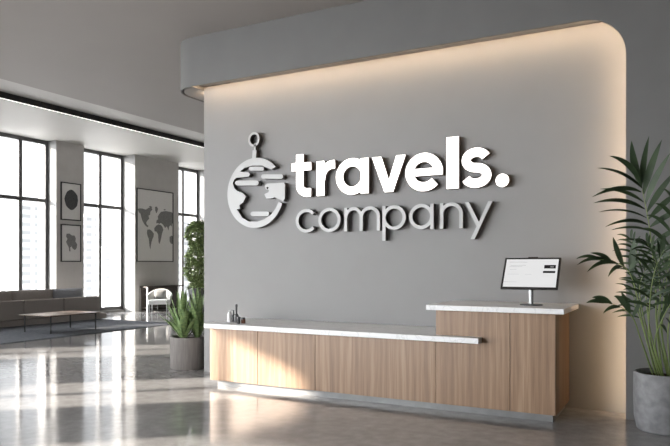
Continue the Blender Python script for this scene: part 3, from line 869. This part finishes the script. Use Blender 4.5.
# tall ivy column in dark planter near the third window
ix, iy = -13.62, 16.3
iv = thing('climbing_plant', 'tall bushy green climbing plant in a dark round planter near the third window', 'plant', (ix, iy, 0))
MB().lathe(ix, iy, pot_profile(.42, .82, .34), 36).build('planter', M['pot_dark'], iv, smooth=True)
MB().lathe(ix, iy, [(.385, .70), (.38, .76)], 24).build('soil', M['soil'], iv)
MB().tube([(ix, iy, .74), (ix, iy, 2.75)], .03).build('stem', M['darkwood'], iv)
fo = MB()
rs = random.Random(3)
for i in range(5200):
    z = rs.uniform(.80, 2.95)
    R = (.43 + .07 * math.sin(z * 5.1) + .05 * math.sin(z * 11)) * (1 if z < 2.55 else math.sqrt(max(0, 1 - ((z - 2.55) / .42) ** 2)))
    a = rs.uniform(0, 2 * pi); rr = R * math.sqrt(rs.uniform(.35, 1))
    p = Vector((ix + rr * math.cos(a), iy + rr * math.sin(a), z))
    d = Vector((math.cos(a), math.sin(a), rs.uniform(-1.0, .3))).normalized()
    l = rs.uniform(.09, .15)
    fo.blade(p, p + d * l * .5 + Vector((0, 0, .01)), p + d * l, l * .6, (rs.uniform(-.4, .4), rs.uniform(-.4, .4), 1), seg=3, peak=.45)
fo.build('foliage', M['ivy'], iv)

# spiky plant in the fluted pot left of the desk
ax, ay = -6.605, 7.62
ag = thing('potted_agave', 'spiky broad leaved green plant in a round taupe pot left of the desk', 'plant', (ax, ay, 0))
fl = MB(); prof = pot_profile(.285, .475, .272)
fl.lathe(ax, ay, prof, 96)
for i, v in enumerate(fl.v):       # shallow flutes on the outer wall
    dx, dy = v[0] - ax, v[1] - ay; rr = math.hypot(dx, dy)
    if i // 96 in (1, 2) and i % 2: k = (rr - .005) / rr; fl.v[i] = (ax + dx * k, ay + dy * k, v[2])
fl.build('pot', M['pot_light'], ag, smooth=True, angle=50)
MB().lathe(ax, ay, [(.255, .40), (.25, .43)], 32).build('soil', M['soil'], ag)
lf = MB(); rs = random.Random(11)
for (ox, oy, hgt, cnt) in ((-.10, -.03, .80, 22), (.12, .05, .84, 20), (.03, -.14, .62, 18)):
    for i in range(cnt):
        a = i * 2.39996 + rs.uniform(-.2, .2); tt = (i + .5) / cnt
        out = .05 + .33 * tt; h = hgt * (1.0 - .52 * tt) * rs.uniform(.9, 1.08)
        b = Vector((ax + ox + .02 * math.cos(a), ay + oy + .02 * math.sin(a), .425))
        tip = b + Vector((math.cos(a) * out, math.sin(a) * out, h))
        ctl = b + Vector((math.cos(a) * out * .45, math.sin(a) * out * .45, h * .62))
        lf.blade(b, ctl, tip, rs.uniform(.065, .085), (-math.cos(a), -math.sin(a), .15), fold=.35, seg=8, peak=.42)
lf.build('foliage', M['agave'], ag, smooth=True, angle=60)

# areca palm on the right
px_, py_ = -.165, 6.84
pm = thing('potted_palm', 'large palm with long feathery fronds in a grey concrete pot at the right', 'plant', (px_, py_, 0))
MB().lathe(px_, py_, [(.225, 0), (.245, .015), (.268, .12), (.275, .30), (.272, .53), (.266, .545), (.245, .545), (.238, .53), (.236, .46)], 64).build('pot', M['pot'], pm, smooth=True)
MB().lathe(px_, py_, [(.237, .46), (.236, .497)], 40).build('soil', M['soil'], pm)
pr = random.Random(5)
VIEW = Vector((0.05, -1, 0.15)).normalized()
def spline(pts, n):
    out = []
    P = [pts[0]] + pts + [pts[-1]]
    for i in range(1, len(P) - 2):
        for k in range(n):
            t = k / n; a, b, c, d = P[i-1], P[i], P[i+1], P[i+2]
            out.append(.5 * ((2*b) + (c - a) * t + (2*a - 5*b + 4*c - d) * t*t + (3*b - a - 3*c + d) * t**3))
    out.append(pts[-1]); return out
def frond(pts, leaves=None, start=.45, count=10, length=.38, width=.036, spread=55, sag=.10, face=VIEW, r0=.008):
    """one frond: a stem tube and paired blades"""
    pts = [Vector(p) for p in pts]; sp = spline(pts, 8)
    st = MB().tube(sp, r0, .0018, 7)
    mb = MB()
    n = len(sp)
    if leaves:
        for (bp, tp, bend, wd) in leaves:
            bp, tp = Vector(bp), Vector(tp)
            mb.blade(bp, (bp + tp) / 2 + Vector(bend), tp, wd, face + Vector((pr.uniform(-.3, .3), 0, pr.uniform(-.2, .5))), seg=10)
    if count:
        for k in range(count):
            t = start + (1 - start) * k / (count - 1)
            i = min(n - 2, int(t * (n - 1))); fr_ = t * (n - 1) - i
            p = sp[i].lerp(sp[i + 1], fr_)
            d = (sp[min(i + 1, n - 1)] - sp[max(i - 1, 0)]).normalized()
            f = Vector(face).normalized()
            sd_ = d.cross(f).normalized()
            L_ = 1.08 * length * (.55 + .45 * math.sin(pi * min(1, (k + 1.5) / count))) * pr.uniform(.88, 1.1)
            an = math.radians(spread * (1 - .62 * k / count))
            for sgn in (-1, 1):
                dr = (d * math.cos(an) + sd_ * (sgn * math.sin(an)) + f * pr.uniform(-.15, .25)).normalized()
                tip = p + dr * L_ - Vector((0, 0, sag * L_ * (1.2 + pr.uniform(0, .8))))
                ctl = p + dr * L_ * .5 + Vector((0, 0, .05 * L_))
                mb.blade(p, ctl, tip, width * pr.uniform(.62, .9), f + Vector((pr.uniform(-.35, .35), pr.uniform(-.2, .2), pr.uniform(-.1, .6))), seg=8)
    s_ = st.build('frond_stem', M['stem'], pm, smooth=True)
    mb.build('frond_leaflets', M['palm'], s_, smooth=True, angle=70)
soilp = lambda dx, dy: Vector((px_ + dx, py_ + dy, .48))
D = 5.95
A = lambda x, y, d=D: at(x, y, d)
# main upright frond, leaflet by leaflet
main_leaves = []
def ml(b, t, bend, w): main_leaves.append((A(*b), A(t[0], t[1], t[2] if len(t) > 2 else D), bend, w))
ml((641.5,187), (631.5,140.5,5.9), (-.035,0,.0), .066)
ml((641.5,186), (649,136,5.95), (-.025,0,-.02), .052)
ml((643.5,194), (662,139.5,5.85), (-.03,0,.0), .062)
ml((645.5,204), (671,152,5.8), (-.035,0,.01), .058)
ml((647,212), (677,170,5.8), (-.02,0,.02), .054)
ml((648.5,219), (682,190,5.8), (-.01,0,.03), .052)
ml((650,227), (684,208,5.8), (0,0,.03), .050)
ml((652,245), (685,226,5.8), (0,0,.04), .046)
ml((640.5,183), (609.5,156,5.8), (.05,0,.085), .050)
ml((642,188), (597.5,168,5.75), (.03,0,.075), .050)
ml((641,192), (592,197,5.8), (.03,0,.11), .040)
ml((643.5,202), (600,189,5.95), (.03,0,.07), .034)
ml((644.5,209), (593.5,203,5.75), (.03,0,.10), .038)
ml((646.5,218), (598.5,212,5.85), (.03,0,.08), .028)
ml((648,225), (605,227,5.75), (.03,0,.10), .032)
ml((649.5,231), (611,230,5.9), (.03,0,.06), .026)
ml((652,250), (620,240,5.9), (.03,0,.08), .030)
frond([soilp(-.02, 0), A(657, 330), A(655, 280), A(650, 232), A(646, 208), A(641, 184)], main_leaves, count=0, r0=.010)
# left drooping frond
frond([soilp(-.07, -.03), A(643, 325, 5.9), A(636, 292, 5.85), A(629, 272, 5.8), A(617, 263, 5.75), A(598, 259, 5.7)],
      [(A(624,268,5.8), A(613,237,5.75), (-.02,0,.03), .048), (A(632,276,5.85), A(635,238,5.8), (-.02,0,0), .060), (A(600,259,5.7), A(576,259,5.7), (0,0,.05), .034),
       (A(612,263,5.75), A(577,265,5.65), (0,0,.10), .036), (A(618,264,5.75), A(587,272,5.65), (0,0,.10), .040), (A(622,267,5.75), A(608,277,5.65), (0,0,.07), .036), (A(612,262,5.75), A(590,253,5.75), (.02,0,.04), .036),
       (A(628,272,5.8), A(640,262,5.7), (0,0,.05), .035)], count=0)
# lower left frond
frond([soilp(-.09, -.05), A(641, 340, 5.85), A(633, 318, 5.8), A(622, 308, 5.75), A(606, 302, 5.7)],
      [(A(608,303,5.7), A(586,303,5.65), (0,0,.04), .042), (A(612,304,5.7), A(592,297.5,5.7), (0,0,.04), .048), (A(620,307,5.7), A(603,313.5,5.65), (0,0,.05), .036),
       (A(626,309,5.75), A(614,296,5.75), (.02,0,.05), .050), (A(630,314,5.8), A(621,292,5.8), (.01,0,.03), .045), (A(632,318,5.8), A(640,300,5.75), (.02,0,.02), .035)], count=0)
# more fronds: base offset, way points (px, py, depth), spread
more = [
 ((.03, .04), [(662, 330, 5.95), (668, 270, 5.9), (678, 215, 5.8), (694, 172, 5.7)], .36, 12, .40, .044, VIEW),
 ((.06, -.05), [(668, 330, 5.9), (682, 280, 5.75), (704, 240, 5.65), (732, 222, 5.55)], .36, 12, .38, .038, (0, -.5, 1)),
 ((-.03, .06), [(650, 330, 6.0), (645, 290, 6.02), (640, 262, 6.05), (631, 240, 6.08)], .55, 8, .26, .030, VIEW),
 ((-.02, -.07), [(650, 340, 5.75), (650, 300, 5.6), (655, 270, 5.5), (664, 250, 5.45)], .45, 10, .30, .036, (.2, -1, .5)),
 ((.05, .0), [(661, 330, 5.95), (660, 290, 5.9), (656, 262, 5.85), (647, 243, 5.8)], .45, 10, .28, .030, VIEW),
 ((.08, .03), [(672, 335, 5.95), (684, 300, 5.85), (700, 280, 5.75), (722, 275, 5.65)], .40, 10, .34, .036, (0, -.6, 1)),
 ((-.05, .02), [(648, 335, 5.95), (641, 305, 5.9), (640, 285, 5.9), (646, 268, 5.85)], .50, 9, .24, .028, VIEW),
 ((.0, -.08), [(655, 345, 5.75), (662, 320, 5.6), (674, 300, 5.5), (690, 292, 5.4)], .45, 10, .28, .032, (0, -.5, 1)),
 ((-.07, .05), [(645, 335, 6.0), (640, 318, 6.05), (634, 300, 6.05), (640, 286, 6.05)], .50, 8, .22, .028, VIEW),
 ((.02, .08), [(658, 330, 6.02), (660, 300, 6.0), (664, 280, 6.0), (668, 262, 6.0)], .40, 10, .26, .028, VIEW),
]
for (off, wp, st_, cnt, ln, wd, fc_) in more:
    frond([soilp(*off)] + [A(*w_) for w_ in wp], start=st_, count=cnt, length=ln, width=wd, face=Vector(fc_).normalized(), sag=.22)
